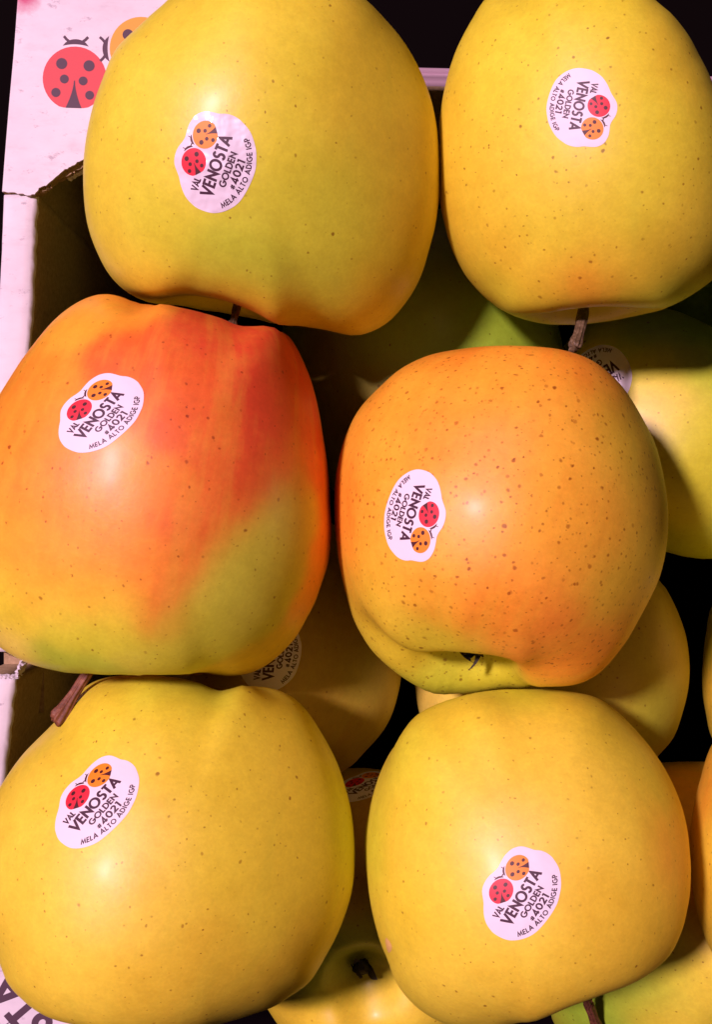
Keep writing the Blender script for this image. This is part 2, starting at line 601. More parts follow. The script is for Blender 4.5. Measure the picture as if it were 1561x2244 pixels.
def apple_verts(nu, nv, seed, lobes=1.0):
    r = np.random.default_rng(seed)
    pr = profile(nv)
    th = np.arange(nu) * 2 * np.pi / nu
    T = th[None, :]
    rho, z = pr[:, :1], pr[:, 1:]
    ph = r.uniform(0, 6.28)
    cal = smoothstep((-z + 0.0) / 0.9)           # 0 at the equator .. 1 at the calyx end
    ste = smoothstep((z - 0.3) / 0.6)
    am = lobes * (1 + 0.35 * np.cos(2 * T + r.uniform(0, 6)))
    lob = np.cos(5 * T + ph + 0.3 * np.sin(T + ph)) * am
    R = rho * (1 + 0.022 * lob * cal + 0.010 * lob + 0.020 * np.cos(2 * T + r.uniform(0, 6)) + 0.018 * np.cos(3 * T + r.uniform(0, 6)))
    shoulder = np.exp(-((rho - 0.5) / 0.24) ** 2)
    Z = z + (-0.045 * lob * cal + (0.030 * np.cos(T + r.uniform(0, 6)) + 0.022 * np.cos(2 * T + r.uniform(0, 6)) + 0.012 * np.cos(3 * T + r.uniform(0, 6))) * ste) * shoulder
    Z = Z + 0.03 * np.cos(T + r.uniform(0, 6)) * cal * shoulder
    X, Y = R * np.cos(T), R * np.sin(T)
    V = np.stack([X, Y, Z], -1)
    V = np.vstack([V[0].mean(0)[None], V[1:-1].reshape(-1, 3), V[-1].mean(0)[None]])
    # slow lumps
    for k in range(6):
        d = r.normal(size=3)
        d /= np.linalg.norm(d)
        e = r.normal(size=3)
        e /= np.linalg.norm(e)
        V = V + 0.006 * np.sin(V @ d * r.uniform(2.5, 5.0) + r.uniform(0, 6))[:, None] * e
    F = []
    for i in range(nu):
        F.append((0, 1 + i, 1 + (i + 1) % nu))
    rings = nv - 2
    for k in range(rings - 1):
        a = 1 + k * nu
        for i in range(nu):
            j = (i + 1) % nu
            F.append((a + i, a + nu + i, a + nu + j, a + j))
    a, e = 1 + (rings - 1) * nu, 1 + rings * nu
    for i in range(nu):
        F.append((a + i, e, a + (i + 1) % nu))
    return V, F, pr


def radial(P, c, ang):
    """distance from c to the closed polygon P along each angle"""
    P = np.asarray(P, float) - c
    Q = resample([tuple(p) for p in P], 400)
    a = np.unwrap(np.arctan2(Q[:, 1], Q[:, 0]))
    r = np.linalg.norm(Q, axis=1)
    a0 = np.mod(a, 2 * np.pi)
    o = np.argsort(a0)
    a0, r = a0[o], r[o]
    return np.interp(np.mod(ang, 2 * np.pi), np.r_[a0[-1] - 2 * np.pi, a0, a0[0] + 2 * np.pi], np.r_[r[-1], r, r[0]])


def fit_outline(V, out, c):
    """grow or shrink the fruit sideways so that its outline has the measured radii"""
    nb = 120
    edges = np.arange(nb) * 2 * np.pi / nb
    tgt = radial(out, c, edges)
    for it in range(4):
        p = to_px(V) - c
        ang = np.mod(np.arctan2(p[:, 1], p[:, 0]), 2 * np.pi)
        rad = np.linalg.norm(p, axis=1)
        b = np.round(ang / (2 * np.pi) * nb).astype(int) % nb
        cur = np.zeros(nb)
        np.maximum.at(cur, b, rad)
        cur = np.maximum(cur, np.maximum(np.roll(cur, 1), np.roll(cur, -1)) * 0.985)
        ratio = tgt / cur
        ratio = (np.roll(ratio, 1) + 2 * ratio + np.roll(ratio, -1)) / 4
        xa = np.r_[edges, 2 * np.pi]
        s = np.interp(ang, xa, np.r_[ratio, ratio[0]])
        cr = np.interp(ang, xa, np.r_[cur, cur[0]])
        w = np.clip(rad / cr, 0, 1) ** 2
        sm = ratio.mean()
        f = sm + (s - sm) * w
        q = c + p * f[:, None]
        V = atn(q, V[:, 2])
    return V


C_ = dict(Y=(.82, .675, .042), YW=(.86, .675, .055), YP=(.87, .70, .11), YG=(.67, .67, .04), G=(.52, .62, .04), GG=(.27, .46, .03), YO=(.80, .57, .038), OY=(.90, .45, .034),
          O=(.91, .33, .026), OP=(.92, .42, .07), RO=(.80, .15, .022), R=(.70, .065, .02), B=(.50, .30, .04), D=(.32, .50, .035))  # B: brown that paints shade on a lower apple
ROOTS = {}


def make_apple(label, px, py, z, out, axis, roll, seed, cols, size=None, dens=1.0, dot=1.0, lobes=1.0, nu=192, nv=140, back='Y', calyx=False, depth=1.0, group='golden apples in the upper layer', sharp=3.2, long_=0.97, streak=0.6, dsc=1.0, soft=0.15, big=1.0):
    V, F, pr = apple_verts(nu, nv, seed, lobes)
    V0 = V.copy()
    V[:, 2] *= long_
    ax = Vector(axis).normalized()
    q = ax.to_track_quat('Z', 'Y')
    Rm = np.array(q.to_matrix() @ Matrix.Rotation(math.radians(roll), 3, 'Z'))
    V = V @ Rm.T
    c = np.array([px, py], float)
    if out is not None:
        s0 = radial(out, c, np.linspace(0, 2 * np.pi, 64)).mean() * K * (D - z) / D
    else:
        s0 = size
    V = V * s0 * 0.97
    V[:, 2] *= depth
    cw = np.array(at(px, py, z))
    V = V + cw
    if out is not None:
        V = fit_outline(V, out, c)
    base = Vector((cw[0], cw[1], V[:, 2].min()))
    # tint from placed patches; some lower apples have shade painted in
    P = to_px(V)
    front = V[:, 2] > cw[2] - 0.004
    ids = np.where(front)[0]
    pts, cc = [], []
    for (x, y, k) in cols:
        d = (P[ids, 0] - x) ** 2 + (P[ids, 1] - y) ** 2
        cand = ids[d < d.min() + 60]
        i = cand[np.argmax(V[cand, 2])]
        pts.append(V[i])
        cc.append(C_[k] if isinstance(k, str) else k)
    for a in range(8):                                  # the far side
        an = a * math.pi / 4
        pts.append(cw + np.array([0.6 * math.cos(an), 0.6 * math.sin(an), -0.8]) * s0)
        cc.append(C_[back])
    pts, cc = np.array(pts), np.array(cc)
    d = np.linalg.norm(V[:, None, :] - pts[None], axis=2) / s0
    w = 1.0 / (d ** sharp + soft ** sharp)
    col = (w @ cc) / w.sum(1)[:, None]
    root = link('apple', None, None, base)
    tag(root, label, 'apple', group)
    b = np.array(base)
    me = mesh('skin', V - b, F, [skin_material('apple_skin', dens, dot, seed, streak, dsc)])
    at_ = me.attributes.new('tint', 'FLOAT_COLOR', 'POINT')
    at_.data.foreach_set('color', np.c_[col, np.ones(len(col))].ravel())
    tt = np.arctan2((V0 / np.maximum(1e-6, 1))[:, 1], V0[:, 0])
    g_ = me.attributes.new('grain', 'FLOAT_VECTOR', 'POINT')
    g_.data.foreach_set('vector', np.stack([np.cos(tt) * 7 + seed, np.sin(tt) * 7, V0[:, 2] * 1.1], 1).ravel())
    link('skin', me, root)
    bv = BVHTree.FromPolygons([tuple(v) for v in V], F)
    A = dict(root=root, b=b, V=V, bvh=bv, pole=V[0], cal=V[-1], R=Rm, s=s0, c=cw)
    if calyx:
        add_calyx(A, seed, big)
    return A


def cast(A, px, py):
    o = Vector((0, 0, D))
    d = (at(px, py, 0) - o).normalized()
    h = A['bvh'].ray_cast(o, d)
    return (h[0], h[1]) if h[0] is not None else (None, None)


def add_sticker(A, marks, lift=0.00006, paper_mat=None):
    src, dst, nrm = [], [], []
    for k, (x, y) in marks.items():
        h, n = cast(A, x, y)
        if h is None:
            continue
        src.append(KEY[k] if isinstance(k, str) else k)
        dst.append(np.array(h))
        nrm.append(np.array(n))
    n = np.mean(nrm, 0)
    n /= np.linalg.norm(n)
    if n @ (np.array([0, 0, D]) - dst[0]) < 0:
        n = -n
    o = np.mean(dst, 0)
    u = np.cross([0, 1, 0], n)
    u /= np.linalg.norm(u)
    v = np.cross(n, u)
    S = np.c_[np.array(src, float), np.ones(len(src))]
    T = np.array([[(p - o) @ u, (p - o) @ v] for p in dst])
    M, *_ = np.linalg.lstsq(S, T, rcond=None)
    sv = np.linalg.svd(M[:2])[1]
    print('sticker scale', sv * 1e6, 'det', np.linalg.det(M[:2]) > 0)
    bv = A['bvh']
    nv = Vector(n)

    def put(Fl, name, mats, parent):
        W = []
        for (x, y, l) in Fl.v:
            a, b_ = np.array([x, y, 1]) @ M
            p = o + u * a + v * b_
            h = bv.ray_cast(Vector(p + n * 0.03), -nv)
            if h[0] is None:
                h = bv.find_nearest(Vector(p))
            hn = h[1] if h[1].dot(nv) > 0 else -h[1]
            W.append(np.array(h[0]) + np.array(hn) * lift * l * (1.0 if l > 1 else 1) - A['b'])
        me = mesh(name, W, Fl.f, mats, mi=Fl.m)
        return link(name, me, parent)
    paper, red, ora, txt = STICKER
    s = put(paper, 'sticker', [paper_mat or M_STK], A['root'])
    for Fl, nm, mats in ((red, 'red_ladybird_print', [M_RED, M_SPOT]), (ora, 'orange_ladybird_print', [M_ORA, M_SPOT]), (txt, 'lettering', [M_INK])):
        put(ScaleLayer(Fl), nm, mats, s)
    return s


class ScaleLayer:
    """print sits just above the paper"""
    def __init__(s, F):
        s.v = [(x, y, 1.0 + 0.28 * (l - 1.0)) for x, y, l in F.v]
        s.f, s.m = F.f, F.m


def add_stem(A, end, endz, mid=None, r0=0.0011, r1=0.0021, mat=None, start=None, name='stem', ridges=9):
    """woody stalk from the cavity to its flared free end"""
    p0 = Vector(A['pole']) if start is None else start
    p3 = at(end[0], end[1], endz)
    pm = (p0 + p3) / 2 if mid is None else at(*mid)
    V, F = [], []
    n, m = 26, 36
    for i in range(n):
        u = i / (n - 1)
        p = p0 * (1 - u) ** 2 + pm * 2 * u * (1 - u) + p3 * u * u
        t = ((pm - p0) * (1 - u) + (p3 - pm) * u).normalized()
        a = t.orthogonal().normalized()
        b = t.cross(a)
        r = r0 + (r1 - r0) * smoothstep((u - 0.62) / 0.36) + 0.0002 * math.sin(u * 13)
        if i >= n - 1:
            r *= 0.8
        for j in range(m):
            th = 2 * math.pi * j / m
            k = r * (1 + (0.05 + 0.10 * u) * math.sin(ridges * th + 2 * u) + 0.07 * math.sin(3 * th + 5 * u + 1) + 0.03 * math.sin(17 * th + 40 * u))
            V.append(p + (a * math.cos(th) + b * math.sin(th)) * k + t * 0.0006 * u * math.sin(2 * th + 1) * (i > n - 4) - Vector(A['b']))
    for i in range(n - 1):
        for j in range(m):
            k = (j + 1) % m
            F.append((i * m + j, i * m + k, (i + 1) * m + k, (i + 1) * m + j))
    c = len(V)
    V.append(sum((V[(n - 1) * m + j] for j in range(m)), Vector()) / m - (p3 - pm).normalized() * 0.0004)
    for j in range(m):
        F.append(((n - 1) * m + j, (n - 1) * m + (j + 1) % m, c))
    return link(name, mesh(name, V, F, [mat or M_BARK]), A['root'])


def add_calyx(A, seed, big=1.0, out=0.0):
    """withered sepals round the dark pit"""
    r = np.random.default_rng(seed + 50)
    o = Vector(A['cal'])
    ax = -Vector(A['R'][:, 2])
    o = o + ax * (0.0027 if big > 1.3 else 0.0)
    a = ax.orthogonal().normalized()
    b = ax.cross(a)
    V, F = [], []
    for k in range(6):
        th = k * 2 * math.pi / 6 + r.uniform(-.25, .25)
        d = a * math.cos(th) + b * math.sin(th)
        s = ax.cross(d)
        L = r.uniform(0.0030, 0.0062) * big
        w = r.uniform(0.0013, 0.0021) * big
        curl = r.uniform(-1.9, 0.8)
        o0 = len(V)
        n = 7
        for i in range(n):
            u = i / (n - 1)
            ang = 1.25 - curl * u
            p = o + d * (0.0016 + L * u * math.cos(ang) * 0.8) + ax * (0.0004 + L * u * math.sin(max(-.6, ang)) * 0.75)
            ww = w * (1 - u) ** 0.7 * (1 + .3 * math.sin(5 * u + k))
            for q in (-1, 0, 1):
                V.append(p + s * ww * q + ax * 0.0005 * (abs(q) * (1 - u)) - Vector(A['b']))
        for i in range(n - 1):
            for q in range(2):
                e = o0 + i * 3 + q
                F.append((e, e + 1, e + 4, e + 3))
    me = mesh('calyx', V, F, [M_SEPAL])
    c = link('calyx', me, A['root'])
    V, F = [o + ax * 0.0006 - Vector(A['b'])], []
    for j in range(16):
        th = j * math.pi / 8
        V.append(o + ax * 0.0005 + (a * math.cos(th) + b * math.sin(th)) * 0.0019 * big * (1 + .15 * math.sin(5 * th)) - Vector(A['b']))
    for j in range(16):
        F.append((0, 1 + j, 1 + (j + 1) % 16))
    link('pit', mesh('pit', V, F, [M_PIT]), c)
    return c


UP = 'golden apples in the upper layer'
LO = 'golden apples in the lower layer'

# --- upper layer
a1 = make_apple('large yellow-green apple at the top left, partly covering the ladybird print on the crate', 573, 350, 0.0,
    [(560, -78), (460, -62), (400, -30), (365, 0), (300, 60), (250, 112), (215, 195), (193, 275), (182, 355), (183, 440), (192, 500), (215, 560), (245, 610), (290, 650), (345, 672), (400, 678), (455, 682), (510, 690), (565, 702), (620, 714),
     (690, 731), (750, 741), (800, 734), (850, 707), (890, 665), (927, 600), (950, 520), (963, 440), (965, 350), (957, 270), (940, 200), (910, 130), (870, 70), (805, 0), (740, -45), (660, -70)],
    (-.17, -.97, -.13), 20, 11,
    [(300, 150, (.82, .70, .055)), (450, 100, (.82, .70, .055)), (650, 150, (.77, .70, .042)), (600, 300, (.77, .70, .042)), (600, 430, 'YG'), (480, 560, (.50, .63, .04)), (600, 600, (.50, .63, .04)), (700, 500, 'YG'), (700, 640, (.50, .63, .04)), (330, 620, (.82, .70, .055)), (850, 600, (.72, .66, .04)), (640, 690, (.77, .70, .042)), (900, 300, (.78, .60, .038)), (900, 480, (.78, .60, .038)),
     (230, 400, (.82, .70, .055)), (250, 550, (.82, .70, .055)), (420, 660, 'GG'), (520, 665, (.77, .70, .042)), (330, 480, 'YG'), (400, 400, (.77, .70, .042)), (800, 100, (.78, .60, .038)), (750, 200, (.78, .60, .038))], dens=.6, dot=.9, dsc=1.2, lobes=.6)
add_sticker(a1, dict(red=(424.5, 353.1), ora=(450, 295.9), O=(472.9, 359.2), hash=(508.6, 406.2), one=(527.4, 355.8), M=(485.7, 450.6), P=(542.2, 306.7), VAL=(429.2, 406.2)), paper_mat=M_STKG)
add_stem(a1, (508, 716), 0.004, mid=(520, 680, 0.0), r0=.0007, r1=.0010, mat=M_OLIVE)

a2 = make_apple('tall yellow apple at the top right, reddish speckling just above its dangling stem', 1285, 345, 0.0,
    [(1060, 0), (1020, 60), (990, 130), (970, 210), (960, 290), (957, 350), (962, 430), (978, 510), (1005, 580), (1050, 640), (1110, 685), (1180, 708), (1240, 713), (1300, 709), (1380, 696), (1450, 680), (1500, 657), (1540, 632), (1575, 600),
     (1610, 540), (1622, 470), (1622, 400), (1605, 290), (1563, 178), (1541, 130), (1518, 85), (1486, 42), (1444, 0), (1400, -35), (1330, -60), (1250, -65), (1160, -50), (1100, -25)],
    (.02, -.98, -.14), 70, 23,
    [(1150, 100, (.77, .70, .042)), (1300, 60, (.77, .70, .042)), (1400, 300, (.77, .70, .042)), (1050, 350, (.78, .60, .038)), (1010, 500, (.78, .60, .038)), (1100, 560, (.78, .60, .038)), (1200, 500, (.77, .70, .042)), (1290, 640, 'O'), (1180, 640, (.78, .60, .038)), (1450, 560, (.78, .60, .038)), (1400, 470, (.77, .70, .042)), (1350, 600, (.78, .60, .038)), (1350, 705, (.50, .63, .04)),
     (1250, 710, (.50, .63, .04)), (1150, 690, 'YG'), (1430, 690, (.50, .63, .04)), (1500, 120, (.78, .60, .038)), (1230, 250, (.77, .70, .042)), (1100, 200, (.77, .70, .042)), (1100, 640, 'YG'), (1520, 500, (.78, .60, .038)), (1000, 300, (.78, .60, .038)), (1180, 400, (.82, .70, .055))], dens=.85, dot=1.0, dsc=1.25, lobes=.6)
_e1, _e2, _c = np.array([-.21, .978]) / 7.805, np.array([.978, .21]) / 7.805, np.array([1274.8, 235.1])
add_sticker(a2, {k: tuple(_c + _e1 * KEY[k][0] + _e2 * KEY[k][1]) for k in ('red', 'ora', 'O', 'hash', 'one', 'M', 'P', 'VAL')})
add_stem(a2, (1259, 762), 0.010, mid=(1290, 690, 0.002), r0=.0010, r1=.0014, mat=M_OLIVE)

a3 = make_apple('apple with a strong red and orange blush and a yellow-green lower right side', 350, 1065, 0.002,
    [(0, 860), (50, 782), (110, 707), (160, 667), (210, 646), (250, 643), (290, 650), (340, 664), (400, 674), (450, 687), (490, 699), (520, 706), (560, 708), (600, 717), (632, 736), (657, 770), (678, 815), (697, 880), (713, 980), (722, 1060), (728, 1150),
     (725, 1210), (707, 1280), (682, 1340), (647, 1400), (602, 1445), (550, 1475), (490, 1484), (430, 1482), (350, 1479), (270, 1480), (200, 1481), (130, 1476), (60, 1456), (0, 1422), (-50, 1380), (-90, 1310), (-110, 1200), (-110, 1100), (-80, 980), (-40, 915)],
    (-.20, -.97, .06), 130, 31,
    [(30, 950, 'O'), (120, 850, 'O'), (190, 700, 'OY'), (290, 690, 'O'), (60, 1080, 'O'), (150, 980, 'O'), (150, 1120, 'O'), (80, 1230, 'O'), (200, 1200, 'O'), (270, 1270, 'O'), (250, 1020, 'O'), (250, 1180, 'O'), (40, 1180, 'OY'), (130, 1230, 'OY'), (200, 1260, 'OY'),
     (400, 730, 'R'), (470, 710, 'R'), (350, 760, 'RO'), (250, 770, 'RO'), (330, 830, 'RO'), (620, 770, 'R'), (560, 760, 'R'), (540, 850, 'R'), (440, 850, 'RO'), (640, 870, 'R'), (680, 930, 'R'), (380, 940, 'RO'), (480, 960, 'RO'), (580, 960, 'R'), (660, 1020, 'RO'),
     (350, 1060, 'O'), (440, 1070, 'RO'), (530, 1060, 'R'), (610, 1050, 'RO'), (700, 1030, 'RO'), (560, 1095, 'RO'), (500, 1145, 'RO'), (400, 1150, 'RO'), (450, 1210, 'RO'), (400, 1270, 'RO'), (340, 1240, 'O'), (310, 1320, 'RO'), (350, 1355, 'RO'),
     (715, 1130, 'O'), (700, 1230, 'O'), (670, 1320, 'O'), (620, 1400, 'YO'), (640, 1120, (.62, .60, .05)), (580, 1175, (.62, .60, .05)), (530, 1240, (.62, .60, .05)), (480, 1305, (.62, .60, .05)), (420, 1375, 'YG'), (640, 1190, (.62, .60, .05)), (668, 1085, (.62, .60, .05)), (605, 1150, (.62, .60, .05)), (625, 1215, (.62, .60, .05)), (655, 1265, (.62, .60, .05)), (560, 1230, (.62, .60, .05)), (500, 1280, (.62, .60, .05)), (450, 1340, (.62, .60, .05)), (560, 1320, (.62, .60, .05)), (500, 1390, (.62, .60, .05)), (600, 1350, (.62, .60, .05)), (555, 1195, (.62, .60, .05)), (510, 1245, (.62, .60, .05)), (690, 1120, 'YG'), (620, 1120, (.62, .60, .05)), (400, 1400, (.62, .60, .05)), (600, 1280, (.62, .60, .05)), (540, 1360, (.62, .60, .05)), (460, 1430, 'YG'), (540, 1450, 'YO'),
     (330, 1430, 'YG'), (240, 1400, 'YG'), (260, 1340, 'Y'), (150, 1380, 'YG'), (60, 1290, (.87, .60, .045)), (20, 1350, 'Y'), (130, 1320, (.87, .60, .045)), (200, 1320, (.87, .60, .045)), (100, 1455, (.44, .56, .04)), (200, 1470, (.44, .56, .04)), (30, 1420, 'YP')], dens=.8, dot=1.0, sharp=5.5, lobes=.5, streak=.45, dsc=1.2, soft=.12)
add_sticker(a3, dict(red=(174.3, 898.4), ora=(218.4, 854.6), O=(216.9, 904.6), hash=(233, 945.3), one=(271.4, 906.9), M=(196.1, 979.1), P=(301.4, 872.3), VAL=(159.2, 939.1)))
add_stem(a3, (124, 1582), 0.012, mid=(188, 1478, 0.010), r0=.00088, r1=.0020)

a4 = make_apple('plain yellow apple at the bottom left, another apple\'s brown stem end touching its shoulder', 385, 1880, 0.0,
    [(0, 1722), (50, 1651), (110, 1590), (150, 1537), (190, 1502), (240, 1482), (310, 1477), (380, 1483), (430, 1493), (470, 1506), (520, 1500), (570, 1500), (620, 1515), (665, 1548), (700, 1595), (735, 1660), (760, 1730), (775, 1810), (778, 1890), (770, 1960),
     (745, 2035), (712, 2100), (677, 2154), (630, 2188), (586, 2213), (500, 2240), (400, 2258), (330, 2264), (250, 2264), (190, 2256), (133, 2242), (100, 2230), (65, 2207), (44, 2188), (13, 2152), (0, 2119), (-25, 2050), (-45, 1960), (-48, 1870), (-33, 1790)],
    (-.17, -.92, .36), 10, 47,
    [(200, 1560, 'Y'), (350, 1500, 'YG'), (450, 1515, 'G'), (400, 1560, 'Y'), (600, 1550, 'Y'), (300, 1700, 'YW'), (500, 1700, 'Y'), (700, 1900, 'Y'), (600, 2000, 'Y'), (450, 2080, 'YO'), (480, 1900, 'Y'), (100, 1900, 'YW'), (200, 2150, 'YW'), (650, 2080, 'YO'), (560, 2160, 'YO'),
     (750, 1800, 'YG'), (690, 1760, 'Y'), (300, 1860, 'YP'), (50, 1750, 'YW'), (650, 1700, 'YW'), (350, 2180, 'YO'), (330, 1980, 'YW')], dens=.8, dot=.9, dsc=1.2, lobes=.4)
add_sticker(a4, dict(red=(170.5, 1745.8), ora=(217.7, 1699.3), O=(208.5, 1759.2), hash=(218.4, 1808.6), one=(258.6, 1763.5), M=(176.8, 1843.8), P=(290.3, 1721.9), VAL=(150.7, 1793.8)))

a5 = make_apple('golden orange speckled apple with its hollow calyx end towards the bottom of the photo', 1100, 1135, 0.002,
    [(1000, 765), (1080, 758), (1160, 758), (1230, 765), (1290, 785), (1340, 820), (1380, 865), (1415, 925), (1442, 985), (1459, 1060), (1466, 1130), (1462, 1200), (1447, 1265), (1417, 1330), (1382, 1395), (1342, 1450), (1300, 1485), (1250, 1504), (1180, 1508),
     (1120, 1508), (1060, 1517), (1000, 1524), (950, 1520), (900, 1496), (855, 1464), (810, 1420), (775, 1360), (754, 1290), (738, 1200), (732, 1110), (737, 1030), (755, 960), (785, 900), (830, 850), (880, 807), (940, 778)],
    (.26, .92, -.27), 0, 59,
    [(1000, 780, 'O'), (900, 850, 'OY'), (1100, 850, 'OY'), (970, 930, 'O'), (1080, 960, 'OP'), (1200, 1000, 'OY'), (1400, 1000, 'YO'), (1440, 1200, 'YO'), (760, 1100, 'O'), (850, 1000, 'OY'), (1000, 1200, 'OY'), (1100, 1320, 'O'), (1200, 1390, (.88, .27, .028)), (1160, 1450, (.86, .23, .028)), (1240, 1440, 'O'), (1120, 1400, 'O'),
     (1050, 1330, 'O'), (920, 1410, 'YG'), (850, 1380, 'YO'), (1000, 1490, 'G'), (950, 1500, 'G'), (880, 1450, 'Y'), (1080, 1490, 'YG'), (1300, 1420, 'O'), (1350, 1300, 'YO'), (1250, 1150, 'OY'), (960, 1330, 'OY'), (1250, 780, 'O'), (1150, 1120, 'OY'), (1010, 1425, 'YG'), (1040, 1470, 'YG')],
    dens=1.3, dot=1.15, dsc=1.55, calyx=True, lobes=.6, big=1.35)
add_sticker(a5, dict(red=(941.1, 1128.2), ora=(921.5, 1182.4), O=(902.4, 1125.9), hash=(878.2, 1087.3), one=(864.4, 1135.7), M=(898.4, 1044.6), P=(855.2, 1180.7), VAL=(937.6, 1082.1)))

a6 = make_apple('golden yellow apple at the lower right with a small pale scar on its left flank', 1158, 1870, 0.0,
    [(1010, 1525), (1080, 1512), (1150, 1510), (1230, 1512), (1300, 1525), (1350, 1555), (1400, 1605), (1440, 1655), (1477, 1720), (1502, 1790), (1514, 1870), (1515, 1950), (1500, 2030), (1472, 2090), (1432, 2130), (1382, 2160), (1320, 2182), (1260, 2203),
     (1200, 2230), (1140, 2246), (1080, 2258), (1010, 2254), (950, 2232), (900, 2195), (862, 2145), (840, 2085), (817, 2005), (804, 1920), (800, 1840), (810, 1770), (830, 1700), (860, 1640), (900, 1580), (950, 1545)],
    (.30, -.90, .38), 48, 64,
    [(890, 1650, 'YG'), (1000, 1560, 'Y'), (1150, 1530, 'YG'), (1150, 1600, 'YW'), (1300, 1560, 'Y'), (1200, 1700, 'YW'), (1150, 1800, 'YP'), (815, 1850, 'YG'), (900, 1850, 'YW'), (880, 2000, 'Y'), (1000, 1950, 'YW'), (1300, 1950, 'YO'), (1490, 1850, 'OY'), (1450, 1700, 'Y'), (1400, 2080, 'YO'),
     (1200, 2190, 'YO'), (1000, 2150, 'YW'), (950, 1750, 'Y'), (1330, 1800, 'YW'), (1150, 2080, 'YW')], dens=.8, dot=.9, dsc=1.2, lobes=.6)
add_sticker(a6, dict(red=(1100.1, 1953), ora=(1134.8, 1901.2), O=(1143.6, 1963.1), hash=(1166.5, 2010.9), one=(1196.1, 1964.4), M=(1136.2, 2045.8), P=(1217.6, 1919.4), VAL=(1092.5, 1999.4)))
add_stem(a6, (1312, 2262), -0.030, mid=(1294, 2190, -0.022), r0=.0010, r1=.0016)


def add_scar(A, px, py, rx, ry, tilt):
    V, F = [], []
    n, t = 20, math.radians(tilt)
    for k in range(5):
        for i in range(n):
            a = 2 * math.pi * i / n
            q = (k / 4) * (1 + .12 * math.sin(3 * a + 1) + .07 * math.sin(7 * a))
            x, y = rx * q * math.cos(a), ry * q * math.sin(a)
            h, nn = cast(A, px + x * math.cos(t) - y * math.sin(t), py + x * math.sin(t) + y * math.cos(t))
            V.append(h + nn * (0.00003 + 0.00018 * (1 - (k / 4) ** 2)) - Vector(A['b']))
    for k in range(4):
        for i in range(n):
            j = (i + 1) % n
            F.append((k * n + i, k * n + j, (k + 1) * n + j, (k + 1) * n + i))
    o = link('scar', mesh('scar', V, F, [flat('healed_scar', (0.74, 0.47, 0.14), 0.6)]), A['root'])
    tag(o, 'small pale brown healed scar')


add_scar(a6, 852, 2072, 6, 16, -14)

a7 = make_apple('bright orange-yellow apple of which only a narrow strip shows at the lower right edge', 1880, 1880, 0.0,
    [(1561, 1630), (1532, 1715), (1516, 1795), (1512, 1870), (1521, 1965), (1541, 2042), (1570, 2100), (1640, 2190), (1760, 2240), (1900, 2250), (2060, 2210), (2180, 2100), (2240, 1950), (2240, 1800), (2180, 1650), (2060, 1550), (1900, 1510), (1740, 1515), (1630, 1555)],
    (.1, -.95, -.1), 10, 71, [(1540, 1750, 'OY'), (1530, 1900, 'YO'), (1560, 1850, 'YW'), (1555, 2040, 'YO'), (1700, 1800, 'Y')], dens=.9)

# --- lower layer
ZL = -0.056
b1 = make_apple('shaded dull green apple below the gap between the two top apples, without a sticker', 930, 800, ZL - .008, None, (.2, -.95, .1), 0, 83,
    [(950, 720, 'D'), (1100, 730, 'D'), (850, 760, 'D'), (700, 800, (.28, .19, .03)), (740, 950, (.28, .19, .03)), (820, 850, (.28, .22, .03))], size=.041, group=LO, back='GG', nu=128, nv=96)  # brown side paints in cast shade; green patch brightened to look lit
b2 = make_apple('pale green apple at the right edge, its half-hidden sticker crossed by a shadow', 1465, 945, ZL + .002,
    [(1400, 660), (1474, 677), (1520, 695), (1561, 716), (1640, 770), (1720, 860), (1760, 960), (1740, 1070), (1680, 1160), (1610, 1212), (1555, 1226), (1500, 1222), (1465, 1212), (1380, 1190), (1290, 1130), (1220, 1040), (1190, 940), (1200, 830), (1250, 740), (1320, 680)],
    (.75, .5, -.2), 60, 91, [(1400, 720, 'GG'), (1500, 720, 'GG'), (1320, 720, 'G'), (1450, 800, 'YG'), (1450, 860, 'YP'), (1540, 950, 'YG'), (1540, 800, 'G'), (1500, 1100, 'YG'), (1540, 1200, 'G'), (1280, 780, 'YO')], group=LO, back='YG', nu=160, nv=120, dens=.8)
_s = .122
_e1, _e2 = np.array([-.87, .5]) * _s, np.array([.5, .87]) * _s
_c = np.array([1341.7, 770.4]) - _e1 * -497 - _e2 * -306
add_sticker(b2, {k: tuple(_c + _e1 * k[0] + _e2 * k[1]) for k in ((-300, 0), (0, 0), (-497, -306), (-200, -500), (-400, 200), (-600, 0), (-100, 300))})
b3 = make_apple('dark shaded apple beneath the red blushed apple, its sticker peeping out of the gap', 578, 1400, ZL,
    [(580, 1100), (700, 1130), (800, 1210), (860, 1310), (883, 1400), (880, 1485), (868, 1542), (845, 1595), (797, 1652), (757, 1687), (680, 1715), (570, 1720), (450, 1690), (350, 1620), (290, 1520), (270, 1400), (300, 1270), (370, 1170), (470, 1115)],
    (.2, .9, -.3), 30, 102, [(700, 1550, (.50, .34, .035)), (640, 1480, (.50, .34, .035)), (800, 1500, (.48, .40, .04)), (760, 1570, (.50, .34, .035)), (760, 1300, (.50, .34, .035)), (600, 1450, (.50, .34, .035))], group=LO, back='YG', nu=160, nv=120, dens=.5)  # skin tint darkened to stand in for shade
add_sticker(b3, dict(VAL=(563.6, 1477.6), G=(611.2, 1460.2), hash=(628.7, 1456.6), one=(634.8, 1414.1), M=(617.4, 1495), V=(585.6, 1484.8)))
